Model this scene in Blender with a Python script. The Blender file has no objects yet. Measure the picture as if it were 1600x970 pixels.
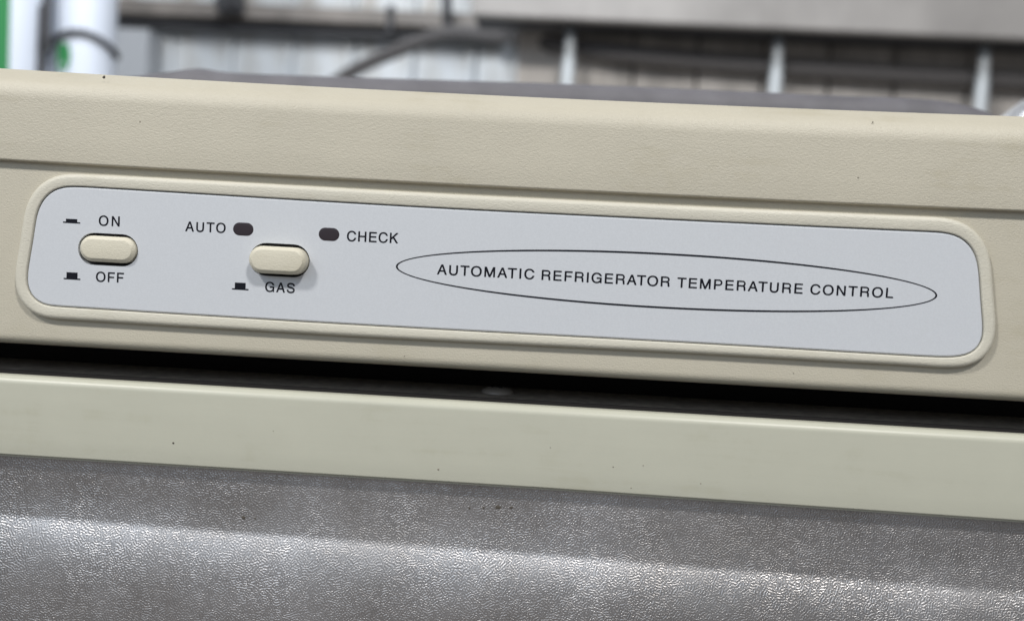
import bpy, bmesh, math, random
from mathutils import Vector, Matrix, Euler
random.seed(7)
sc = bpy.context.scene
COL = sc.collection
ZP = 1.45                      # height of the control panel's eye line above the floor

# ------------------------------------------------------------------ camera, world, lamps, exposure
cd = bpy.data.cameras.new('camera'); cam = bpy.data.objects.new('camera', cd); COL.objects.link(cam)
cam.location = (0, -0.30, ZP)
R = Matrix.Rotation(math.radians(2.2), 3, 'Z') @ Matrix.Rotation(math.radians(87.0), 3, 'X') @ Matrix.Rotation(math.radians(3.05), 3, 'Z')
cam.rotation_euler = R.to_euler()
cd.sensor_fit = 'HORIZONTAL'; cd.sensor_width = 36; cd.lens = 33.75
cd.clip_start = 0.01; cd.clip_end = 100
cd.dof.use_dof = True; cd.dof.focus_distance = 0.303; cd.dof.aperture_fstop = 7.5
sc.camera = cam
world = bpy.data.worlds.new('World'); sc.world = world; world.use_nodes = True
bg = world.node_tree.nodes['Background']; bg.inputs[0].default_value = (0.93, 0.96, 1.0, 1); bg.inputs[1].default_value = 0.23
sc.view_settings.view_transform = 'Standard'; sc.view_settings.look = 'None'
sc.view_settings.exposure = 0.0; sc.view_settings.gamma = 1.0

def area_lamp(name, loc, target, sx, sy, power, col):
    l = bpy.data.lights.new(name, 'AREA'); l.shape = 'RECTANGLE'; l.size = sx; l.size_y = sy; l.energy = power; l.color = col
    o = bpy.data.objects.new(name, l); COL.objects.link(o); o.location = loc
    o.rotation_euler = (Vector(target) - Vector(loc)).to_track_quat('-Z', 'Y').to_euler()
    return o
area_lamp('ceiling_lamp', (0.62, -1.27, ZP + 1.62), (0, 0, ZP), 0.25, 0.17, 28.5, (1, 0.978, 0.945))
area_lamp('ceiling_lamp', (-1.10, -1.12, ZP + 1.52), (0, 0, ZP), 0.25, 0.17, 28.5, (1, 0.978, 0.945))
area_lamp('overhead_lamp', (-1.5, -2.6, ZP + 1.30), (0, 0, ZP), 4.0, 1.0, 24, (0.70, 0.84, 1.0))
bay = area_lamp('floor_fill_light', (-1.0, -5.6, 5.2), (-1.0, -5.6, 0), 2.5, 1.2, 72, (1.0, 0.95, 0.90)); bay.data.spread = math.radians(85)  # added light with no seen source, brightens the floor mirrored in the steel
area_lamp('workshop_lamp', (-0.5, 0.7, ZP + 1.5), (-0.3, 2.6, ZP + 0.55), 1.6, 0.4, 40, (0.90, 0.95, 1.0))

# ------------------------------------------------------------------ materials
def mat(name, col, rough=0.5, metal=0.0, spec=0.5):
    m = bpy.data.materials.new(name); m.use_nodes = True
    b = m.node_tree.nodes['Principled BSDF']
    b.inputs['Base Color'].default_value = (*col, 1); b.inputs['Roughness'].default_value = rough
    b.inputs['Metallic'].default_value = metal; b.inputs['Specular IOR Level'].default_value = spec
    return m
def nodes(m): return m.node_tree.nodes, m.node_tree.links, m.node_tree.nodes['Principled BSDF']
def coords(m, scale=(1, 1, 1)):
    n, l, b = nodes(m)
    tc = n.new('ShaderNodeTexCoord'); mp = n.new('ShaderNodeMapping'); mp.inputs['Scale'].default_value = scale
    l.new(tc.outputs['Object'], mp.inputs['Vector']); return mp.outputs['Vector']
def noise(m, vec, scale, detail=3, rough=0.55):
    n, l, b = nodes(m)
    t = n.new('ShaderNodeTexNoise'); t.inputs['Scale'].default_value = scale; t.inputs['Detail'].default_value = detail
    t.inputs['Roughness'].default_value = rough; l.new(vec, t.inputs['Vector']); return t.outputs['Fac']
def bump(m, height, strength, dist, normal=None):
    n, l, b = nodes(m)
    t = n.new('ShaderNodeBump'); t.inputs['Strength'].default_value = strength; t.inputs['Distance'].default_value = dist
    l.new(height, t.inputs['Height'])
    if normal: l.new(normal, t.inputs['Normal'])
    l.new(t.outputs['Normal'], b.inputs['Normal']); return t.outputs['Normal']
def ramp(m, fac, stops):
    n, l, b = nodes(m)
    t = n.new('ShaderNodeValToRGB'); e = t.color_ramp.elements
    while len(e) < len(stops): e.new(0.5)
    for k, (p, c) in enumerate(stops): e[k].position = p; e[k].color = (*c, 1)
    l.new(fac, t.inputs['Fac']); return t.outputs['Color']
def mottled(m, col, scale, amount, vec=None, detail=4):
    vec = vec or coords(m)
    f = noise(m, vec, scale, detail)
    n, l, b = nodes(m)
    c = ramp(m, f, [(0.3, tuple(x * (1 - amount) for x in col)), (0.7, tuple(x * (1 + amount) for x in col))])
    l.new(c, b.inputs['Base Color'])

def grained_plastic(name, col, rough, strength, dist=0.00016):
    m = mat(name, col, rough, spec=0.4)
    v = coords(m, (1, 1, 1.9))
    n, l, b = nodes(m)
    a = noise(m, v, 1150, 2.5, 0.6); c = noise(m, v, 2300, 2, 0.5)
    mx = n.new('ShaderNodeMath'); mx.operation = 'MULTIPLY_ADD'; mx.inputs[1].default_value = 0.35
    l.new(c, mx.inputs[0]); l.new(a, mx.inputs[2])
    bump(m, mx.outputs[0], strength, dist)
    big = noise(m, coords(m, (1, 1, 1)), 26, 6, 0.65); streak = noise(m, coords(m, (0.10, 1, 1.6)), 160, 4, 0.6)
    mul = n.new('ShaderNodeMath'); mul.operation = 'MULTIPLY_ADD'; mul.inputs[1].default_value = 0.45
    l.new(streak, mul.inputs[0]); l.new(big, mul.inputs[2])
    c2 = ramp(m, mul.outputs[0], [(0.50, (col[0] * 0.92, col[1] * 0.91, col[2] * 0.87)), (0.66, col), (0.92, tuple(x * 1.04 for x in col))])
    l.new(c2, b.inputs['Base Color'])
    rr = n.new('ShaderNodeMapRange'); rr.inputs['To Min'].default_value = rough - 0.07; rr.inputs['To Max'].default_value = rough + 0.10
    l.new(big, rr.inputs['Value']); l.new(rr.outputs[0], b.inputs['Roughness'])
    return m
BEIGE = (0.485, 0.452, 0.368)
M = {}
M['beige'] = grained_plastic('beige_grained_plastic', BEIGE, 0.42, 0.8)
M['bezel'] = grained_plastic('beige_bezel_plastic', (0.565, 0.54, 0.458), 0.40, 0.85)
M['button'] = grained_plastic('cream_button_plastic', (0.60, 0.565, 0.46), 0.42, 0.6)
M['door'] = grained_plastic('greenish_beige_paint', (0.46, 0.458, 0.380), 0.36, 0.10)
m = M['label'] = mat('pale_blue_grey_label', (0.555, 0.576, 0.608), 0.36)
mottled(m, (0.555, 0.576, 0.608), 1900, 0.03, detail=2); bump(m, noise(m, coords(m), 1600, 2), 0.12, 0.0001)
M['ink'] = mat('dark_print_ink', (0.006, 0.007, 0.012), 0.6, spec=0.15)
M['lens'] = mat('dark_lamp_lens', (0.03, 0.023, 0.028), 0.4, spec=0.3)
M['black'] = mat('black_plastic_and_shade', (0.008, 0.007, 0.007), 0.7)
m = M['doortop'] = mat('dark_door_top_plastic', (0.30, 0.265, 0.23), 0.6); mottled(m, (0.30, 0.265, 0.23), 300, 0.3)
M['screw'] = mat('dull_dark_screw_steel', (0.26, 0.235, 0.21), 0.4, 0.0)
M['faint'] = mat('faint_dirt', (0.21, 0.19, 0.15), 0.8)
M['speck'] = mat('dark_dirt', (0.07, 0.06, 0.048), 0.8)
m = M['steel'] = mat('embossed_steel', (0.6, 0.6, 0.6), 0.31, 1.0)
n, l, b = nodes(m)
v = coords(m)
warp = n.new('ShaderNodeTexNoise'); warp.inputs['Scale'].default_value = 260; warp.inputs['Detail'].default_value = 2; l.new(v, warp.inputs['Vector'])
sub = n.new('ShaderNodeVectorMath'); sub.operation = 'SUBTRACT'; sub.inputs[1].default_value = (0.5, 0.5, 0.5); l.new(warp.outputs['Color'], sub.inputs[0])
scl = n.new('ShaderNodeVectorMath'); scl.operation = 'SCALE'; scl.inputs['Scale'].default_value = 0.0012; l.new(sub.outputs[0], scl.inputs[0])
addv = n.new('ShaderNodeVectorMath'); addv.operation = 'ADD'; l.new(v, addv.inputs[0]); l.new(scl.outputs[0], addv.inputs[1])
swz = n.new('ShaderNodeSeparateXYZ'); l.new(addv.outputs[0], swz.inputs[0])
cmb = n.new('ShaderNodeCombineXYZ'); l.new(swz.outputs['X'], cmb.inputs['X']); l.new(swz.outputs['Z'], cmb.inputs['Y'])
gab = n.new('ShaderNodeTexGabor'); gab.gabor_type = '2D'
gab.inputs['Scale'].default_value = 590; gab.inputs['Frequency'].default_value = 2.1; gab.inputs['Anisotropy'].default_value = 0.0
l.new(cmb.outputs[0], gab.inputs['Vector'])
ph = n.new('ShaderNodeMath'); ph.operation = 'MULTIPLY'; ph.inputs[1].default_value = 2 * math.pi; l.new(gab.outputs['Phase'], ph.inputs[0])
cs = n.new('ShaderNodeMath'); cs.operation = 'COSINE'; l.new(ph.outputs[0], cs.inputs[0])
amp = n.new('ShaderNodeMapRange'); amp.inputs['From Min'].default_value = 0.3; amp.inputs['From Max'].default_value = 0.7
amp.inputs['To Min'].default_value = 0.55; amp.inputs['To Max'].default_value = 1.25; l.new(noise(m, v, 55, 4), amp.inputs['Value'])
wv = n.new('ShaderNodeMath'); wv.operation = 'MULTIPLY'; l.new(cs.outputs[0], wv.inputs[0]); l.new(amp.outputs[0], wv.inputs[1])
dent = bump(m, noise(m, v, 22, 2, 0.4), 1.0, 0.0011)
bump(m, wv.outputs[0], 1.0, 0.000037, dent)
rg = n.new('ShaderNodeMapRange'); rg.inputs['From Min'].default_value = 0.3; rg.inputs['From Max'].default_value = 0.7
rg.inputs['To Min'].default_value = 0.37; rg.inputs['To Max'].default_value = 0.49; l.new(noise(m, coords(m, (0.5, 1, 1)), 38, 6, 0.65), rg.inputs['Value']); l.new(rg.outputs[0], b.inputs['Roughness'])
cc = ramp(m, noise(m, v, 30, 5), [(0.3, (0.40, 0.382, 0.372)), (0.7, (0.54, 0.53, 0.535))]); l.new(cc, b.inputs['Base Color'])
m = M['pad'] = mat('grey_rubber_mat', (0.125, 0.121, 0.134), 0.6); mottled(m, (0.125, 0.121, 0.134), 60, 0.15)
M['cloth'] = mat('dark_grey_cloth', (0.07, 0.07, 0.08), 0.9)
M['chrome'] = mat('polished_metal', (0.92, 0.92, 0.94), 0.3, 1.0)
m = M['siding'] = mat('white_siding', (0.74, 0.79, 0.85), 0.5); n, l, b = nodes(m); l.new(ramp(m, noise(m, coords(m, (1.3, 1, 0.5)), 6, 6, 0.6), [(0.33, (0.44, 0.41, 0.37)), (0.47, (0.66, 0.68, 0.69)), (0.6, (0.74, 0.78, 0.82))]), b.inputs['Base Color'])
m = M['girt'] = mat('dusty_steel_girt', (0.24, 0.215, 0.195), 0.6); mottled(m, (0.24, 0.215, 0.195), 9, 0.3)
M['darkmetal_and_shade'] = mat('dark_steel_and_shade', (0.045, 0.045, 0.05), 0.6)
m = M['cable'] = mat('grey_rubber_hose', (0.12, 0.113, 0.112), 0.6)
m = M['cabinet'] = mat('grey_steel_shelf', (0.25, 0.24, 0.235), 0.45); mottled(m, (0.275, 0.258, 0.245), 8, 0.2, coords(m, (1, 1, 0.6)), 6)
m = M['board'] = mat('weathered_board', (0.58, 0.54, 0.50), 0.7); mottled(m, (0.58, 0.54, 0.50), 14, 0.25, coords(m, (1.6, 1, 0.5)))
M['post'] = mat('galvanised_post', (0.47, 0.495, 0.51), 0.45, 0.2)
M['whitetube'] = mat('white_plastic', (0.62, 0.66, 0.74), 0.4)
M['greentape'] = mat('green_print', (0.03, 0.21, 0.066), 0.5)
m = M['concrete'] = mat('concrete', (0.30, 0.28, 0.268), 0.7); mottled(m, (0.30, 0.28, 0.268), 3, 0.25)

# ------------------------------------------------------------------ helpers
def link(name, me, m, parent=None):
    me.materials.append(m)
    o = bpy.data.objects.new(name, me); COL.objects.link(o)
    if parent: o.parent = parent
    return o
def wpos(o):
    p = Vector((0, 0, 0))
    while o: p += o.location; o = o.parent
    return p
def obj(name, bm, m, parent=None, smooth=False, origin=None, angle=40):
    bmesh.ops.recalc_face_normals(bm, faces=bm.faces)
    me = bpy.data.meshes.new(name)
    off = wpos(parent) if parent else Vector(origin or (0, 0, 0))
    bmesh.ops.translate(bm, verts=bm.verts, vec=-off)
    bm.to_mesh(me); bm.free()
    if smooth:
        for p in me.polygons: p.use_smooth = True
        me.set_sharp_from_angle(angle=math.radians(angle))
    o = link(name, me, m, parent)
    if not parent: o.location = off
    return o
def tag(o, label=None, cat=None, group=None, kind=None):
    for k, v in (('label', label), ('category', cat), ('group', group), ('kind', kind)):
        if v: o[k] = v
    return o
def empty(name, loc):
    o = bpy.data.objects.new(name, None); o.empty_display_size = 0.05; o.location = loc; COL.objects.link(o); return o
def mm(x, y, z): return Vector((x / 1000, y / 1000, ZP + z / 1000))
def add_box(bm, lo, hi, bev=0):
    r = bmesh.ops.create_cube(bm, size=1)
    c = [(a + b) / 2 for a, b in zip(lo, hi)]; s = [b - a for a, b in zip(lo, hi)]
    for v in r['verts']: v.co = Vector([v.co[k] * s[k] + c[k] for k in range(3)])
    if bev:
        es = {e for v in r['verts'] for e in v.link_edges}
        bmesh.ops.bevel(bm, geom=list(es), offset=bev, segments=3, affect='EDGES', profile=0.5)
def add_rings(bm, rings, cap0=True, cap1=True, closed=True):
    vs = [[bm.verts.new(p) for p in r] for r in rings]
    for a, b in zip(vs, vs[1:]):
        k = len(a)
        for i in range(k if closed else k - 1):
            j = (i + 1) % k
            bm.faces.new((a[i], a[j], b[j], b[i]))
    if cap0: bm.faces.new(vs[0][::-1])
    if cap1: bm.faces.new(vs[-1])
    return vs
def add_tube(bm, pts, r, seg=14, cap=True):
    pts = [Vector(p) for p in pts]; rings = []; up = Vector((0, 0, 1))
    for i, p in enumerate(pts):
        d = (pts[min(i + 1, len(pts) - 1)] - pts[max(i - 1, 0)]).normalized()
        u = up if abs(d.dot(up)) < 0.95 else Vector((0, 1, 0))
        a = d.cross(u).normalized(); b2 = d.cross(a).normalized()
        rr = r[i] if isinstance(r, (list, tuple)) else r
        rings.append([p + (a * math.cos(t) + b2 * math.sin(t)) * rr for t in [2 * math.pi * k / seg for k in range(seg)]])
    add_rings(bm, rings, cap, cap)
def catmull(pts, n, closed=False):
    P = [Vector(p) for p in pts]; out = []; k = len(P)
    for i in range(k if closed else k - 1):
        g = (lambda j: P[j % k]) if closed else (lambda j: P[max(0, min(k - 1, j))])
        p0, p1, p2, p3 = g(i - 1), g(i), g(i + 1), g(i + 2)
        for s in range(n):
            t = s / n
            out.append(0.5 * ((2 * p1) + (p2 - p0) * t + (2 * p0 - 5 * p1 + 4 * p2 - p3) * t * t + (3 * p1 - p0 - 3 * p2 + p3) * t ** 3))
    if not closed: out.append(P[-1])
    return out

# ------------------------------------------------------------------ floor and back wall
bm = bmesh.new(); add_box(bm, (-9, -12, -0.1), (9, 6, 0)); tag(obj('floor', bm, M['concrete']), kind='structure')
WY = 2.7
bm = bmesh.new(); add_box(bm, (-3.2, WY + 0.03, 0), (3.0, WY + 0.12, 3.6)); wall = tag(obj('back_wall', bm, M['siding']), kind='structure')
PW, x = 0.19, -3.15
xs = []
while x < 2.9:
    xs.append(x); x += PW
proto = None
def panel_mesh():
    bm = bmesh.new()
    prof = [(0.001, 0.02), (0.002, 0.0), (PW - 0.036, 0.0), (PW - 0.028, -0.010), (PW - 0.012, -0.010), (PW - 0.004, 0.0), (PW - 0.001, 0.02)]
    lo = [Vector((a, b, 0)) for a, b in prof]; hi = [Vector((a, b, 3.5)) for a, b in prof]
    add_rings(bm, [lo, hi])
    bmesh.ops.recalc_face_normals(bm, faces=bm.faces)
    me = bpy.data.meshes.new('siding_panel'); bm.to_mesh(me); bm.free(); me.materials.append(M['siding']); return me
pm = panel_mesh()
for k, x in enumerate(xs):
    o = bpy.data.objects.new('siding_panel', pm); COL.objects.link(o); o.parent = wall; o.location = (x + 0.035, WY, 0.02)

# girt along the wall
g = empty('wall_girt', (-0.4, 2.62, ZP + 0.68))
tag(g, 'dusty grey brown steel girt running level across the white siding', 'girt')
bm = bmesh.new(); add_box(bm, (-1.42, 2.60, ZP + 0.682), (2.6, 2.68, ZP + 0.728), 0.004); obj('upper_flange', bm, M['girt'], g)
bm = bmesh.new(); add_box(bm, (-1.42, 2.645, ZP + 0.662), (2.6, 2.68, ZP + 0.681)); obj('web', bm, M['darkmetal_and_shade'], g)  # shade under the flange put into the dark colour
bm = bmesh.new(); add_box(bm, (-1.42, 2.615, ZP + 0.653), (2.6, 2.68, ZP + 0.661)); obj('lower_lip', bm, M['darkmetal_and_shade'], g)  # darkened like the web, shade of the girt's lower side in the colour
bm = bmesh.new()
add_box(bm, (-1.04, 2.56, ZP + 0.69), (-0.96, 2.599, ZP + 0.80), 0.01)
br = obj('wall_bracket', bm, M['darkmetal_and_shade'], None, origin=(-1.0, 2.58, ZP + 0.72))
tag(br, 'small dark bracket bolted on the girt near the white tube', 'bracket')
bm = bmesh.new(); add_tube(bm, [(-1.0, 2.50, ZP + 0.705), (-1.0, 2.557, ZP + 0.705)], 0.022); obj('bolt', bm, M['darkmetal_and_shade'], br, True)
bm = bmesh.new(); add_box(bm, (-0.533, 2.585, ZP + 0.655), (-0.509, 2.599, ZP + 0.74), 0.006)
tag(obj('girt_clip', bm, M['darkmetal_and_shade'], None, origin=(-0.52, 2.585, ZP + 0.68)), 'narrow dark clip fixed across the girt left of the cable', 'clip')
bm = bmesh.new(); add_tube(bm, catmull([(-0.352, 2.53, ZP + 1.6), (-0.347, 2.53, ZP + 0.9), (-0.345, 2.53, ZP + 0.75), (-0.342, 2.55, ZP + 0.66)], 6), 0.014)
tag(obj('hanging_cable', bm, M['darkmetal_and_shade'], None, True, origin=(-0.345, 2.53, ZP + 0.7)), 'thin dark cable hanging straight down to the girt', 'cable')
# the arching hose
hp = [(-0.80, 2.45, ZP + 0.36), (-0.605, 2.4, ZP + 0.491), (-0.447, 2.3, ZP + 0.543), (-0.298, 2.15, ZP + 0.560), (-0.145, 1.97, ZP + 0.518), (0.03, 1.80, ZP + 0.462), (0.37, 1.795, ZP + 0.443), (0.98, 1.795, ZP + 0.434), (1.5, 1.795, ZP + 0.43)]
bm = bmesh.new(); add_tube(bm, catmull(hp, 10), 0.019)
tag(obj('hose', bm, M['cable'], None, True, origin=hp[3]), 'grey hose arching over the white siding and along the boards', 'hose')

# boarded bay with posts under a grey steel shelf (right)
bay = empty('board_partition', (0.5, 1.80, 0)); tag(bay, 'weathered grey brown board partition behind the light posts', 'partition')
edges = [-0.102, 0.02, 0.153, 0.29, 0.43, 0.57, 0.709, 0.862, 1.0, 1.14, 1.28]
for i, (a, b2) in enumerate(zip(edges, edges[1:])):
    bm = bmesh.new(); d = random.uniform(0, 0.006); add_box(bm, (a * 1.014 + 0.003, 1.83 + d, 0.05), (b2 * 1.014 - 0.003, 1.855 + d, ZP + 0.62), 0.003)
    obj('board', bm, M['board'], bay)
bm = bmesh.new(); add_box(bm, (-0.09, 1.864, 0.05), (1.28, 1.89, ZP + 0.6)); obj('backing', bm, M['darkmetal_and_shade'], bay)
bm = bmesh.new(); add_box(bm, (-0.132, 1.82, 0.0), (-0.108, 1.89, ZP + 0.47)); 
tag(obj('corner_strip', bm, M['siding'], None, origin=(-0.117, 1.82, 0)), 'pale upright strip at the left end of the boards', 'strip')
sh = empty('steel_shelf', (0.5, 1.7, ZP + 0.46)); tag(sh, 'broad grey steel shelf overhanging the boards and posts', 'shelf')
bm = bmesh.new(); add_box(bm, (-0.19, 1.66, ZP + 0.487), (1.6, 1.685, ZP + 0.97), 0.006); obj('front_panel', bm, M['cabinet'], sh)
bm = bmesh.new(); add_box(bm, (-0.185, 1.687, ZP + 0.493), (1.6, 1.80, ZP + 0.93)); obj('shelf_body', bm, M['darkmetal_and_shade'], sh)
pl = ['light round post between the pale strip and the board seams, leftmost post', 'light round post standing midway along the boards', 'light round post at the right end behind the shiny lid']
def post_mesh():
    bm = bmesh.new(); add_tube(bm, [(0, 0, 0.0), (0, 0, 0.9), (0, 0, ZP + 0.41), (0, 0, ZP + 0.455), (0, 0, ZP + 0.492)], [0.0155, 0.0155, 0.0145, 0.011, 0.011], 18)
    bmesh.ops.recalc_face_normals(bm, faces=bm.faces)
    me = bpy.data.meshes.new('post'); bm.to_mesh(me); bm.free(); me.materials.append(M['post'])
    for p in me.polygons: p.use_smooth = True
    return me
pmesh = post_mesh()
for k, x in enumerate((0.0134, 0.444, 0.865)):
    o = bpy.data.objects.new('round_post', pmesh); COL.objects.link(o); o.location = (x, 1.735, 0)
    tag(o, pl[k], 'post', 'light posts under the grey shelf')

# white tubes at the left
def tube(name, x, r, y, label):
    t = empty(name, (x, y, 0)); tag(t, label, 'tube', 'white tubes standing at the left')
    bm = bmesh.new(); add_tube(bm, [(x, y, 0), (x, y, 3.0)], r, 40); obj('tube_wall', bm, M['whitetube'], t, True)
    return t
def patch(bm, x, y, r, a0, a1, z0, z1, thick=0.0015):
    k = 12; rings = []
    for rr in (r + 0.0002, r + thick):
        row = []
        for z in (z0, z1):
            ang = [a0 + (a1 - a0) * i / k for i in range(k + 1)]
            if z == z1: ang = ang[::-1]
            row += [Vector((x + rr * math.sin(math.radians(a)), y - rr * math.cos(math.radians(a)), z)) for a in ang]
        rings.append(row)
    add_rings(bm, rings)
t1 = tube('white_tube', -1.065, 0.077, 1.55, 'white tube with a green vertical stripe at the far left')
bm = bmesh.new(); patch(bm, -1.065, 1.55, 0.077, -30, 23, 0.3, 2.9); obj('green_stripe', bm, M['greentape'], t1, True)
t2 = tube('white_tube', -0.922, 0.053, 1.55, 'white tube with a dark strap and small green mark')
bm = bmesh.new()
rows = []
for rr in (0.0534, 0.0545):
    rows.append([Vector((-0.922 + rr * math.sin(a), 1.55 - rr * math.cos(a), z)) for a, z in [(math.radians(-25 + 20 * math.copysign(abs(math.cos(t)) ** 0.7, math.cos(t))), ZP + 0.338 + 0.027 * math.copysign(abs(math.sin(t)) ** 0.8, math.sin(t))) for t in [2 * math.pi * k / 28 for k in range(28)]]])
add_rings(bm, rows); obj('green_mark', bm, M['greentape'], t2)
bm = bmesh.new()
sp = [(-0.922 + 0.057 * math.sin(a), 1.55 - 0.057 * math.cos(a), ZP + 0.372 + 0.012 * math.sin(a * 1.3 + 1.2) - 0.012 * (a > 0.4) * (a - 0.4)) for a in [math.radians(d) for d in range(-100, 101, 8)]]
add_tube(bm, sp, 0.006, 10)
tag(obj('strap', bm, M['darkmetal_and_shade'], None, True, origin=(-0.922, 1.5, ZP + 0.37)), 'dark strap looped around the white tube above its green mark', 'strap')
bm = bmesh.new(); add_tube(bm, catmull([(-0.988, 1.5, 0), (-0.984, 1.5, ZP + 0.30), (-0.982, 1.5, ZP + 0.345), (-0.978, 1.5, ZP + 0.38), (-0.976, 1.5, ZP + 0.44), (-0.976, 1.5, ZP + 1.5)], 4), 0.0085)
tag(obj('dark_pole', bm, M['darkmetal_and_shade'], None, True, origin=(-0.98, 1.5, 0)), 'thin dark pole between the two white tubes', 'pole')
bm = bmesh.new(); add_box(bm, (-1.41, 2.56, 0), (-1.24, 2.66, ZP + 0.63), 0.004)
tag(obj('grey_column', bm, mat('grey_column_paint', (0.46, 0.48, 0.51), 0.5), None, origin=(-1.32, 2.6, 0)), 'plain light grey column below the left end of the girt', 'column')

# ------------------------------------------------------------------ refrigerator
FX0, FX1 = -345, 285                     # mm, left and right ends
fr = empty('refrigerator', (-0.03, 0.30, 0))
tag(fr, 'beige refrigerator front with a grey control panel above an embossed steel door', 'refrigerator')
bm = bmesh.new(); add_box(bm, mm(FX0 + 6, 62, -1420), mm(FX1 - 6, 600, 42), 0.004); obj('body', bm, M['black'], fr)

def sag(x, z):
    s = max(0.0, min(1.2, 0.3 + 0.0168 * z))
    return s * min(2.5, ((x + 14) / 160) ** 2) - (0.0 if z < -20 else 0)
def arc(cy, cz, r, a0, a1, n):
    return [(cy + r * math.cos(math.radians(a0 + (a1 - a0) * i / n)), cz + r * math.sin(math.radians(a0 + (a1 - a0) * i / n))) for i in range(n + 1)]
def extrude_profile(name, prof, xs, m, parent, dosag=True, closed=True, ang=50):
    bm = bmesh.new()
    rings = []
    for x in xs:
        rings.append([mm(x, y, z + (sag(x, z) if dosag else 0)) for y, z in prof])
    add_rings(bm, rings)
    return obj(name, bm, m, parent, True, angle=ang)
XS = [FX0 + (FX1 - FX0) * i / 42 for i in range(43)]
# one moulding: proud top cap with rounded upper edge, step, lower face, turned-under bottom edge
ZT, YF, RT = 51.6, -2.3, 9.5
prof = [(60, ZT - 0.3), (30, ZT)] + arc(YF + 8.9, ZT - 1.3, 1.3, 90, 128, 4) + arc(YF + 9.0, 41.5, 9.0, 133, 180, 10)
prof += [(YF, 30)] + arc(YF + 0.6, 22.9, 0.6, 180, 250, 5) + [(-0.4, 22.25), (0.0, 22.15)]
prof += [(0.0, 0.0), (0.0, -29.8)] + arc(3.4, -32.0, 3.4, 180, 262, 10) + [(14, -35.2), (14, -30), (60, -30)]
extrude_profile('fascia', prof, XS, M['beige'], fr)

# ---- control panel: bezel ring and label plate
LAB = [[-154.83, 15.81], [-158.59, 14.28], [-160.83, 12.4], [-162.55, 9.85], [-163.38, 7.59], [-163.79, 4.54], [-164.51, -2.26], [-165.06, -5.57], [-165.81, -10.64], [-166.23, -14.42], [-166.02, -17.46], [-164.8, -19.63], [-163.22, -21.05], [-161.14, -22.08], [-159.32, -22.49], [-154.2, -22.51], [-104.08, -22.82], [-51.23, -22.96], [-1.09, -22.85], [48.42, -22.75], [87.58, -22.84], [116.69, -22.86], [123.82, -22.67], [126.92, -22.41], [129.26, -21.66], [131.53, -20.2], [132.81, -18.3], [133.23, -16.05], [133.06, -13.91], [131.98, -7.66], [131.51, -4.79], [130.96, -0.68], [130.15, 5.09], [129.44, 8.41], [127.92, 11.21], [125.86, 13.28], [123.86, 14.61], [121.9, 15.25], [119.76, 15.6], [113.82, 15.53], [84.91, 15.33], [46.02, 15.18], [6.72, 15.09], [-32.99, 15.04], [-83.21, 15.37], [-134.09, 15.85]]
BEZ = [[-153.58, 19.78], [-156.14, 19.37], [-159.14, 18.24], [-162.4, 16.21], [-165.12, 12.97], [-166.82, 10.12], [-167.41, 7.34], [-167.94, 3.13], [-168.67, -2.98], [-168.99, -5.43], [-169.95, -12.39], [-170.2, -15.66], [-169.53, -18.64], [-167.51, -22.04], [-164.86, -24.44], [-162.31, -25.83], [-159.4, -26.37], [-154.27, -26.41], [-104.06, -26.51], [-51.13, -26.5], [-0.91, -26.17], [48.67, -25.84], [87.89, -25.87], [117.04, -25.78], [123.05, -25.96], [127.09, -25.73], [130.8, -24.29], [133.51, -22.42], [135.7, -19.87], [136.78, -16.86], [136.86, -13.48], [135.45, -4.59], [134.65, -0.48], [133.59, 7.23], [132.64, 10.29], [130.7, 13.79], [128.12, 16.53], [125.36, 18.55], [122.67, 19.61], [120.04, 19.94], [113.63, 19.89], [84.71, 19.69], [45.8, 19.47], [6.48, 19.44], [-33.24, 19.41], [-83.49, 19.67], [-134.38, 19.87]]
lab = catmull([(a, b, 0) for a, b in LAB], 5, True)
bez = catmull([(a, b, 0) for a, b in BEZ], 5, True)
def resample(loop, n):
    L = [0]; k = len(loop)
    for i in range(k): L.append(L[-1] + (loop[(i + 1) % k] - loop[i]).length)
    out = []; j = 0
    for s in range(n):
        d = L[-1] * s / n
        while L[j + 1] < d: j += 1
        t = (d - L[j]) / max(1e-9, L[j + 1] - L[j])
        out.append(loop[j].lerp(loop[(j + 1) % k], t))
    return out
lab = resample(lab, 360)
def smooth_loop(loop, it):
    k = len(loop)
    for _ in range(it): loop = [(loop[i - 1] + loop[i] * 2 + loop[(i + 1) % k]) / 4 for i in range(k)]
    return loop
lab = smooth_loop(lab, 6); bez = smooth_loop(resample(bez, 420), 6)
area = sum(lab[i].x * lab[(i + 1) % 360].y - lab[(i + 1) % 360].x * lab[i].y for i in range(360))
sgn = 1 if area > 0 else -1
def normals(loop):
    k = len(loop); out = []
    for i in range(k):
        d = (loop[(i + 1) % k] - loop[i - 1]).normalized(); out.append(Vector((d.y, -d.x, 0)) * sgn)
    return out
ln = normals(lab)
wid = []
for p, nrm in zip(lab, ln):                # width of the ring along the label's outward normal
    best = None
    for i in range(len(bez)):
        a, b2 = bez[i], bez[(i + 1) % len(bez)]; e = b2 - a
        den = nrm.x * e.y - nrm.y * e.x
        if abs(den) < 1e-9: continue
        q = a - p; t = (q.x * e.y - q.y * e.x) / den; u = (q.x * nrm.y - q.y * nrm.x) / den
        if t > 0 and -1e-6 <= u <= 1.000001 and (best is None or t < best): best = t
    wid.append(best if best and best < 9 else 4.0)
wid = [sum(wid[(i + k) % 360] for k in range(-4, 5)) / 9 for i in range(360)]
cp = empty('control_panel', (0, 0, 0)); cp.parent = fr; cp.location = Vector((-0.018, 0, ZP - 0.004)) - fr.location
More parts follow.
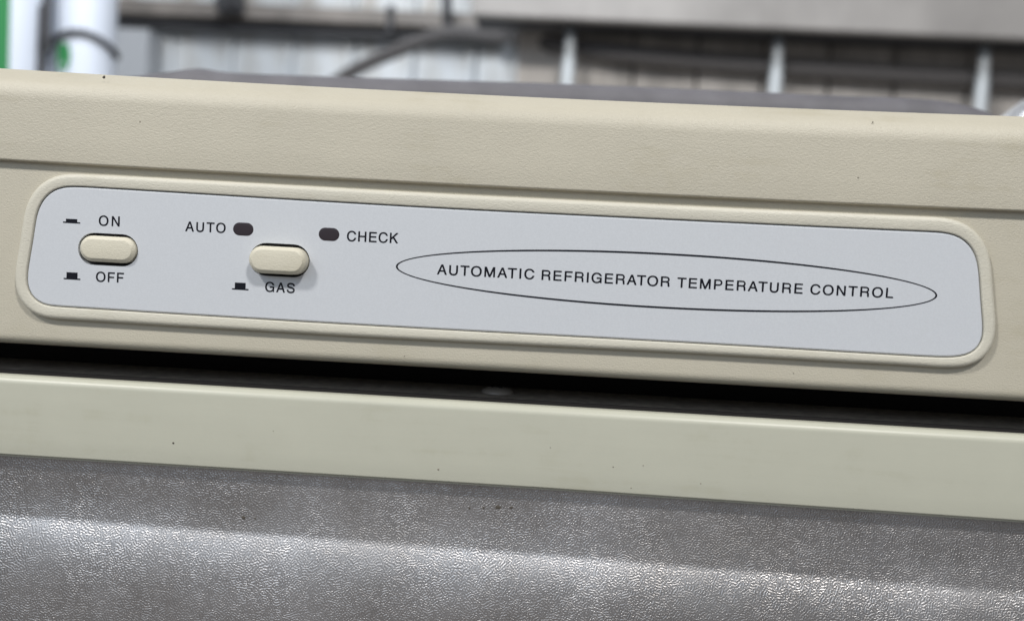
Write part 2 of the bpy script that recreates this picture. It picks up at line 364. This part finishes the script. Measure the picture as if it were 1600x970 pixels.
def ring_at(f, d, y):                      # f: fraction of the ring's width from the label, d: extra mm
    out = []
    for p, nrm, w in zip(lab, ln, wid):
        q = p + nrm * (w * f + d); out.append(mm(q.x, y, q.y))
    return out
bm = bmesh.new()
prof = [(1, 0, 0.3), (1, 0, -1.25), (1, -0.1, -1.55), (1, -0.35, -1.85), (1, -0.75, -2.12), (1, -1.15, -2.26), (1, -1.45, -2.3), (0.5, 0, -2.3), (0, 0.4, -2.3), (0, 0.12, -2.2), (0, 0.0, -1.95), (0, 0.0, 0.3)]
add_rings(bm, [ring_at(*q) for q in prof], False, False)
obj('bezel', bm, M['bezel'], cp, True, angle=60)
HOLES = [(-139.9, -3.5, 19.3, 10.1), (-85.1, -3.9, 19.1, 10.3)]
BTN = [(-139.6, -3.4, 17.9, 8.15, 3.6), (-84.8, -3.95, 17.9, 8.45, 6.2)]
def stadium(cx, cz, w, h, n=14):
    r = h / 2; s = w / 2 - r; out = []
    for i in range(n + 1): a = math.radians(-90 + 180 * i / n); out.append(Vector((cx + s + r * math.cos(a), cz + r * math.sin(a), 0)))
    for i in range(n + 1): a = math.radians(90 + 180 * i / n); out.append(Vector((cx - s + r * math.cos(a), cz + r * math.sin(a), 0)))
    return out
bm = bmesh.new()
YL = -1.95
o1 = [bm.verts.new(mm((p - nrm * 0.70).x, YL, (p - nrm * 0.70).y)) for p, nrm in zip(lab, ln)]
o2 = [bm.verts.new(mm((p - nrm * 0.45).x, YL + 0.16, (p - nrm * 0.45).y)) for p, nrm in zip(lab, ln)]
o3 = [bm.verts.new(mm((p - nrm * 0.24).x, YL + 0.42, (p - nrm * 0.24).y)) for p, nrm in zip(lab, ln)]
o4 = [bm.verts.new(mm((p - nrm * 0.24).x, 0.2, (p - nrm * 0.24).y)) for p, nrm in zip(lab, ln)]
es = [bm.edges.new((o1[i], o1[(i + 1) % 360])) for i in range(360)]
hl = []
for h in HOLES:
    st = stadium(*h); v1 = [bm.verts.new(mm(p.x, YL, p.y)) for p in st]; hl.append((h, v1))
    es += [bm.edges.new((v1[i], v1[(i + 1) % len(v1)])) for i in range(len(v1))]
bmesh.ops.triangle_fill(bm, use_beauty=True, edges=es)
for a, b2 in ((o1, o2), (o2, o3), (o3, o4)):
    for i in range(360): bm.faces.new((a[i], a[(i + 1) % 360], b2[(i + 1) % 360], b2[i]))
for h, v1 in hl:
    v2 = [bm.verts.new(mm(p.x, 0.15, p.y)) for p in stadium(*h)]; k = len(v1)
    for i in range(k): bm.faces.new((v1[i], v1[(i + 1) % k], v2[(i + 1) % k], v2[i]))
obj('label_plate', bm, M['label'], cp, True, angle=30)
for h in HOLES:                             # dark wells behind the button holes, standing just clear of the fascia face
    bm = bmesh.new(); st = stadium(h[0], h[1], h[2] + 0.3, h[3] + 0.3); bm.faces.new([bm.verts.new(mm(p.x, -0.06, p.y)) for p in st])
    obj('button_well', bm, M['black'], cp)
for k, (cx, cz, w, h, pr) in enumerate(BTN):
    bm = bmesh.new()
    rings = []
    for ins, y in ((0, -0.08), (0, -pr + 1.05), (0.04, -pr + 0.93), (0.14, -pr + 0.82), (0.98, -pr + 0.10), (1.10, -pr + 0.03), (1.25, -pr)):
        rings.append([mm(p.x, y, p.y) for p in stadium(cx, cz, w - 2 * ins, h - 2 * ins)])
    add_rings(bm, rings, False, True)
    o = obj('push_button', bm, M['button'], cp, True, angle=50)
    o['label'] = ('pressed-in cream push button between ON and OFF', 'raised cream push button above GAS')[k]

# ---- print on the label
YP = YL - 0.03
def flat(name, pts_loops, label=None):
    bm = bmesh.new()
    for st in pts_loops: bm.faces.new([bm.verts.new(mm(p[0], YP, p[1])) for p in st])
    o = obj(name, bm, M['ink'], cp)
    if label: o['label'] = label
    return o

# plain grotesque capitals drawn as flat polygons and strips, in units of a 718-high capital
def sup(cx, cy, rx, ry, a, e=2.2):
    c, q = math.cos(a), math.sin(a)
    return (cx + rx * math.copysign(abs(c) ** (2 / e), c), cy + ry * math.copysign(abs(q) ** (2 / e), q))
def ring_strip(cx, cy, ro, ri, n=56):
    t = [2 * math.pi * k / n for k in range(n + 1)]
    return [(sup(cx, cy, *ro, a), sup(cx, cy, *ri, a)) for a in t]
def arc_strip(cx, cy, ro, ri, yo0, yo1, n=48):       # open on the right, both ends cut level at yo0 / yo1
    def ang(ry, y): return math.asin(math.copysign(abs((y - cy) / ry) ** (2.2 / 2), y - cy))
    a0, a1 = ang(ro[1], yo0), 2 * math.pi + ang(ro[1], yo1)
    b0, b1 = ang(ri[1], yo0), 2 * math.pi + ang(ri[1], yo1)
    return [(sup(cx, cy, *ro, a0 + (a1 - a0) * k / n), sup(cx, cy, *ri, b0 + (b1 - b0) * k / n)) for k in range(n + 1)]
def stroke(pts, w):
    out = []
    for k, p in enumerate(pts):
        a, b2 = pts[max(0, k - 1)], pts[min(len(pts) - 1, k + 1)]
        d = Vector((b2[0] - a[0], b2[1] - a[1])).normalized(); ww = w[k] if isinstance(w, list) else w
        out.append(((p[0] + d.y * ww / 2, p[1] - d.x * ww / 2), (p[0] - d.y * ww / 2, p[1] + d.x * ww / 2)))
    return out
def rect(x0, x1, y0, y1): return ('P', [(x0, y0), (x1, y0), (x1, y1), (x0, y1)])
def cr(pts, n=8): return [(v.x, v.y) for v in catmull([(a, b2, 0) for a, b2 in pts], n)]
def bowl(x, cy, rx, ry, n=16):
    return [(180, cy + ry)] + [(x + rx * math.sin(math.pi * k / n), cy + ry * math.cos(math.pi * k / n)) for k in range(n + 1)] + [(180, cy - ry)]
GLY = {
 'O': (39, 739, [('S', ring_strip(389, 359, (350, 378), (252, 294)))]),
 'C': (44, 681, [('S', arc_strip(376, 359, (332, 378), (236, 294), 490, 258))]),
 'G': (48, 709, [('S', arc_strip(388, 359, (340, 378), (244, 294), 492, 175)), ('P', [(709, 385), (400, 385), (400, 305), (617, 305), (617, 170), (650, 0), (709, 0)])]),
 'S': (49, 620, [('S', stroke(cr([(567, 505), (545, 602), (465, 668), (335, 690), (205, 672), (125, 610), (108, 530), (150, 448), (260, 402), (400, 368), (510, 325), (572, 250), (566, 150), (490, 62), (340, 27), (190, 55), (110, 130), (94, 232)], 5), 92))]),
 'U': (79, 644, [('S', stroke([(126, 718), (126, 500)] + [sup(361.5, 262, 235.5, 238, math.pi + math.pi * k / 24, 2.3) for k in range(25)] + [(597, 500), (597, 718)], 94))]),
 'A': (14, 654, [('P', [(14, 0), (116, 0), (334, 622), (334, 718), (281, 718)]), ('P', [(654, 0), (551, 0), (334, 622), (334, 718), (388, 718)]), ('P', [(185, 212), (482, 212), (450, 294), (216, 294)])]),
 'N': (76, 646, [rect(76, 166, 0, 718), rect(556, 646, 0, 718), ('P', [(76, 718), (178, 718), (646, 0), (546, 0)])]),
 'M': (73, 761, [rect(73, 163, 0, 718), rect(671, 761, 0, 718), ('P', [(80, 718), (198, 718), (462, 0), (372, 0)]), ('P', [(754, 718), (636, 718), (372, 0), (462, 0)])]),
 'K': (76, 663, [rect(76, 171, 0, 718), ('P', [(165, 362), (165, 236), (655, 718), (531, 718)]), ('P', [(281, 375), (352, 436), (663, 0), (545, 0)])]),
 'E': (86, 616, [rect(86, 181, 0, 718), rect(175, 606, 636, 718), rect(175, 580, 332, 414), rect(175, 616, 0, 82)]),
 'F': (86, 583, [rect(86, 181, 0, 718), rect(175, 583, 636, 718), rect(175, 532, 312, 394)]),
 'H': (77, 646, [rect(77, 172, 0, 718), rect(551, 646, 0, 718), rect(165, 558, 330, 412)]),
 'I': (91, 188, [rect(93, 188, 0, 718)]),
 'L': (76, 537, [rect(76, 171, 0, 718), rect(165, 537, 0, 82)]),
 'T': (14, 597, [rect(14, 597, 636, 718), rect(258, 353, 0, 640)]),
 'P': (86, 622, [rect(86, 182, 0, 718), ('S', stroke(bowl(398, 500, 176, 178), 82))]),
 'R': (88, 684, [rect(88, 184, 0, 718), ('S', stroke(bowl(438, 512, 168, 166), 82)), ('S', stroke(cr([(420, 350), (520, 325), (586, 255), (596, 150), (604, 60), (640, 0)], 5), 92))]),
}
ADV = dict(A=667, C=722, E=667, F=611, G=778, H=722, I=278, K=667, L=556, M=833, N=722, O=778, P=667, R=722, S=667, T=611, U=722)
KERN = {'AU': -20, 'UT': 0, 'TO': -18, 'AT': -74, 'MA': 0, 'TI': 0, 'RA': 0, 'TE': 0, 'TU': 0, 'TR': 0}
W = {"ON": [-143.05, -136.46, 3.88, 3.9, 3.21], "OFF": [-143.41, -134.55, -13.8, -13.72, 3.18], "AUTO": [-115.32, -102.62, 3.53, 3.64, 3.12], "CHECK": [-64.09, -48.1, 3.13, 3.25, 3.23], "GAS": [-89.25, -79.96, -14.01, -14.02, 3.14], "AUTOMATIC": [-35.36, -5.21, -5.71, -5.65, 3.19], "REFRIGERATOR": [-2.77, 36.78, -5.69, -5.71, 3.17], "TEMPERATURE": [39.09, 77.34, -5.76, -5.63, 3.15], "CONTROL": [79.76, 104.76, -5.62, -5.45, 3.14]}
for txt, (x0, x1, z0, z1, ch) in W.items():
    sy = ch / 752; pos = []; x = 0
    for k, c in enumerate(txt):
        pos.append(x); x += ADV[c] + (KERN.get(txt[k:k + 2], 0))
    l, r = GLY[txt[0]][0], pos[-1] + GLY[txt[-1]][1]
    track = 0
    sx = 1.09 if len(txt) > 6 else 1.0
    track = ((x1 - x0) / sy - (r - l) * sx) / (len(txt) - 1)
    if track < -12: sx = ((x1 - x0) / sy) / (r - l - 12 * (len(txt) - 1)); track = -12 * sx
    print(txt, 'track', round(track), 'sx', round(sx, 3))
    bm = bmesh.new(); depth = 0
    for k, c in enumerate(txt):
        for kind, pts in GLY[c][2]:
            depth += 1
            def T(q):
                X = x0 + ((q[0] + pos[k] - l) * sx + track * k) * sy
                return mm(X, YP - 0.0015 * (depth % 13), z0 + (z1 - z0) * (X - x0) / (x1 - x0) + (q[1] + 17) * sy)
            if kind == 'P':
                bm.faces.new([bm.verts.new(T(q)) for q in pts])
                strips = [[(q2[0], q2[1]) for q2 in stroke([a, b2], 36)] for a, b2 in zip(pts, pts[1:] + pts[:1])]
            else:
                strips = [[((o_[0] + (o_[0] - i_[0]) * .19, o_[1] + (o_[1] - i_[1]) * .19), (i_[0] - (o_[0] - i_[0]) * .19, i_[1] - (o_[1] - i_[1]) * .19)) for o_, i_ in pts]]
            for pts in strips:
                depth += 1
                vs = [(bm.verts.new(T(a)), bm.verts.new(T(b2))) for a, b2 in pts]
                for (a, b2), (c2, d2) in zip(vs, vs[1:]): bm.faces.new((a, c2, d2, b2))
    bmesh.ops.triangulate(bm, faces=bm.faces)
    o = obj('lettering', bm, M['ink'], cp); o['label'] = 'printed word ' + txt
E4 = [[-48.09, -3.94], [117.76, -3.86], [7.32, 4.34], [67.33, -12.16]]
ex, ez = (E4[0][0] + E4[1][0]) / 2, (E4[2][1] + E4[3][1]) / 2
ea, eb = (E4[1][0] - E4[0][0]) / 2, (E4[2][1] - E4[3][1]) / 2
bm = bmesh.new(); K = 200; th = 0.30
ri = [[bm.verts.new(mm(ex + (ea + s) * math.cos(2 * math.pi * i / K), YP, ez + (eb + s) * math.sin(2 * math.pi * i / K))) for i in range(K)] for s in (-th, th)]
for i in range(K): bm.faces.new((ri[0][i], ri[0][(i + 1) % K], ri[1][(i + 1) % K], ri[1][i]))
obj('oval_line', bm, M['ink'], cp)
for k, (p, q, u, v) in enumerate([[[-154.58, 4.41], [-149.06, 4.37], [-153.69, 5.51], [-150.0, 5.54]], [[-153.88, -13.33], [-148.46, -13.38], [-153.0, -11.31], [-149.41, -11.28]], [[-99.84, -13.66], [-94.55, -13.71], [-98.96, -11.65], [-95.51, -11.63]]]):
    z = (p[1] + q[1]) / 2
    flat('switch_symbol', [[(p[0], z - 0.23), (q[0], z - 0.23), (q[0], z + 0.21), (p[0], z + 0.21)], [(u[0], z + 0.215), (v[0], z + 0.215), (v[0], v[1]), (u[0], u[1])]])
for p, q, h in [[[-100.19, 5.13], [-93.73, 5.17], 4.06], [[-73.07, 4.94], [-66.57, 4.96], 4.06]]:
    bm = bmesh.new(); st = lambda ins: stadium((p[0] + q[0]) / 2, (p[1] + q[1]) / 2, q[0] - p[0] - 2 * ins, h - 2 * ins)
    add_rings(bm, [[mm(a.x, y, a.y) for a in st(i)] for i, y in ((0, YL + 0.02), (0, YL - 0.03), (0.25, YL - 0.08), (0.8, YL - 0.10))], False, True)
    obj('indicator_lamp', bm, M['lens'], cp, True)

# ---- door
YD = -10
dz = lambda z, y: z * (300 + y) / 300      # seen height on the panel plane -> height at depth y
door = empty('door', (0, 0, 0)); door.parent = fr; door.location = Vector((-0.03, 0, ZP - 0.5)) - fr.location
ZR = dz(-45.1, YD) - 0.45; ZB = dz(-71.2, YD)
prof = [(YD + 4.6, ZR), (YD + 3.0, ZR)] + arc(YD + 2.6, ZR - 2.6, 2.6, 90, 180, 9)[1:] + [(YD, ZB + 6)] + arc(YD + 0.5, ZB + 0.5, 0.5, 180, 260, 4) + [(YD + 1.0, ZB), (YD + 1.05, ZB - 0.65), (YD + 2.4, ZB - 0.7), (YD + 3.2, ZB), (YD + 4.6, ZB)]
lean = lambda x: -0.95 * max(0.0, x / 150)          # the rail deepens slightly towards the right
bm = bmesh.new()
add_rings(bm, [[mm(x, a, b2 + (lean(x) if b2 < (ZR + ZB) / 2 else 0)) for a, b2 in prof] for x in (FX0, -100, 0, 100, FX1)])
obj('top_rail', bm, M['door'], door, True, angle=50)
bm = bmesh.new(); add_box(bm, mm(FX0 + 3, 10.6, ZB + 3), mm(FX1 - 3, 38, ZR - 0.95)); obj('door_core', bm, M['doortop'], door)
YS = -6.0

# recessed flat margin under the rail, then an abrupt bend into the raised field of the pressed sheet
prof = [(YS, ZB + 2.9), (YS, -80), (YS, -89.4)]
y, z = YS, -90.0
for k in range(26):
    phi = math.radians(21) * (1 - k / 26) ** 1.3
    y -= math.tan(phi) * 0.9; z -= 0.9; prof.append((y, z))
YSR = y
prof += [(y, -150), (y, -400), (y, -1380), (y + 25, -1380), (YS + 30, ZB + 2.9)]
bm = bmesh.new()
add_rings(bm, [[mm(x, a, b2 - (0.008 * (x + 14) - lean(x) if -113 < b2 < -80 else 0)) for a, b2 in prof] for x in (FX0 + 4, -150, 0, 120, FX1 - 4)])
obj('steel_sheet', bm, M['steel'], door, True, angle=25)
for x0, x1 in ((FX0, FX0 + 24), (FX1 - 24, FX1)):
    bm = bmesh.new(); add_box(bm, mm(x0, YD, -1400), mm(x1, YD + 26, ZB - 0.75), 0.0015); obj('side_rail', bm, M['door'], door)
bm = bmesh.new(); add_box(bm, mm(FX0 + 3, YD + 4.63, ZB + 3.2), mm(FX1 - 3, 10.55, ZR - 0.9), 0.0006); obj('slot_shade_strip', bm, M['black'], door)  # added black strip, puts the slot's shade over the lamp-lit door top
sx, sz = -15.8, ZR - 0.95
bm = bmesh.new()
prof = [(5.6, 0), (5.6, 0.4), (5.2, 1.0), (3.6, 1.7), (1.6, 2.0)]
add_rings(bm, [[mm(sx + r * math.cos(2 * math.pi * i / 24), 23 + r * math.sin(2 * math.pi * i / 24), sz + h) for i in range(24)] for r, h in prof], True, False)
for a in (0.6, 0.6 + math.pi / 2):
    pass
ring = [bm.verts.new(mm(sx + 1.55 * math.cos(2 * math.pi * i / 8), 23 + 1.55 * math.sin(2 * math.pi * i / 8), sz + 0.8)) for i in range(8)]
bm.faces.new(ring)
scr = obj('screw', bm, M['screw'], door, True)
for k in range(2):
    bm = bmesh.new(); r = bmesh.ops.create_cube(bm, size=1)
    for v in r['verts']: v.co = Matrix.Rotation(0.5 + k * math.pi / 2, 3, 'Z') @ Vector((v.co.x * 0.0048, v.co.y * 0.0011, v.co.z * 0.0004)) + mm(sx, 23, sz + 2.0 + 0.02 * k)
    obj('slot', bm, M['black'], scr)

def speck(name, x, z, y, r, parent, squash=1.0, m='speck'):
    bm = bmesh.new(); k = 9
    pts = [(x + r * random.uniform(0.7, 1.25) * math.cos(2 * math.pi * i / k), z + squash * r * random.uniform(0.7, 1.25) * math.sin(2 * math.pi * i / k)) for i in range(k)]
    add_rings(bm, [[mm(a, y, b2) for a, b2 in pts], [mm(x + (a - x) * 0.6, y - 0.12, z + (b2 - z) * 0.6) for a, b2 in pts]], False, True)
    return obj(name, bm, M[m], parent, True)
for k, (x, z) in enumerate([[-113.63, -61.98], [-31.08, -65.05], [22.09, -60.96], [31.15, -60.0], [48.82, -64.4], [27.89, -67.09], [-82.6, -56.3], [2.76, -56.25]]): speck('dirt_speck', x, z, YD - 0.01, (0.36, 0.33, 0.22, 0.17, 0.2, 0.2, 0.16, 0.18)[k], door, 1.0, 'speck' if k == 0 else 'faint')
for k, (x, z) in enumerate([[-12.37, -81.62], [-8.35, -81.36], [-16.79, -82.12], [-21.23, -82.51], [-92.05, -90.61], [-88.37, -90.59], [-176.72, -87.64]]): speck('dirt_speck', x, z * (300 + YS) / 313, YS - 0.01 - (4.0 if z < -89.9 and x > -100 else 0) * 0, (1.1, 0.55, 0.4, 0.35, 0.7, 0.3, 1.2)[k], door, (0.55, 0.9, 1, 1, 0.8, 1, 0.4)[k])
for k, (x, z) in enumerate([[-143.82, 50.77], [95.21, 47.61], [91.64, 30.55], [-130.81, 36.86], [76.87, -30.37], [-44.65, -31.94]]):
    y = (0.05, -1.0, YF - 0.01, YF - 0.01, -0.01, -0.01)[k]
    speck('dirt_speck', x, z - (0.3 if k == 0 else 0), y, (0.5, 0.28, 0.3, 0.25, 0.22, 0.2)[k], fr, 1.0, 'speck' if k == 0 else 'faint')

# ------------------------------------------------------------------ things on top of the refrigerator
ZTOP = ZP + ZT / 1000
xs_p = [-225, -205, -190, -174, -160, -128, -83, 7, 60, 124, 160, 180, 192, 200, 206, 210]
hp_p = [76.5, 78.5, 81, 83.6, 82.3, 82.4, 83, 84.3, 84.6, 84.6, 85, 84.2, 82, 79, 75, 70]
pts = catmull([(x, 0, z) for x, z in zip(xs_p, hp_p)], 4)
bm = bmesh.new(); rings = []
for p in pts:
    zt = p.z; zb = ZT + 0.5
    row = [(150, zb)] + [(150 + 0, zb + (zt - zb) * 0.5)] + [(150 + 9 * (1 - math.cos(math.radians(a))), zt - 9 * (1 - math.sin(math.radians(a))) if zt - zb > 12 else zt) for a in (10, 35, 60, 90)] + [(300, zt - 0.5), (420, zt - 1), (420, zb)]
    rings.append([mm(p.x, y, z) for y, z in row])
add_rings(bm, rings)
tag(obj('foam_mat', bm, M['pad'], None, True, origin=(0, 0.28, ZTOP)), 'thick grey mat lying along the top of the refrigerator', 'mat')
bm = bmesh.new(); rings = []
for i in range(17):
    t = i / 16; x = -75 + 95 * t; h = 8.0 * math.sin(math.pi * t) ** 0.6 + 0.2
    rings.append([mm(x, 365 + 40 * math.cos(a), 82.0 + 31 * 0 + (24 + h) * math.sin(a) + 0 - 0) for a in [math.pi * k / 10 for k in range(11)]])
add_rings(bm, rings)
tag(obj('folded_cloth', bm, M['cloth'], None, True, origin=(-0.028, 0.365, ZP + 0.08)), 'dark folded cloth lump resting on the back of the grey mat', 'cloth')
bm = bmesh.new()
prof = [(38, 0), (38, 3), (36, 8), (30, 18), (20, 27), (10, 32), (2, 34)]
LX, LY = 279, 255
add_rings(bm, [[mm(LX + r * math.cos(2 * math.pi * i / 40), LY + r * math.sin(2 * math.pi * i / 40), ZT + 26 + h) for i in range(40)] for r, h in prof])
add_rings(bm, [[mm(LX + r * math.cos(2 * math.pi * i / 24), LY + r * math.sin(2 * math.pi * i / 24), ZT + h) for i in range(24)] for r, h in ((30, 0), (30, 26.5))])
tag(obj('metal_lid', bm, M['chrome'], None, True, origin=mm(LX, LY, ZT)), 'shiny domed metal lid standing at the right end of the mat', 'lid')
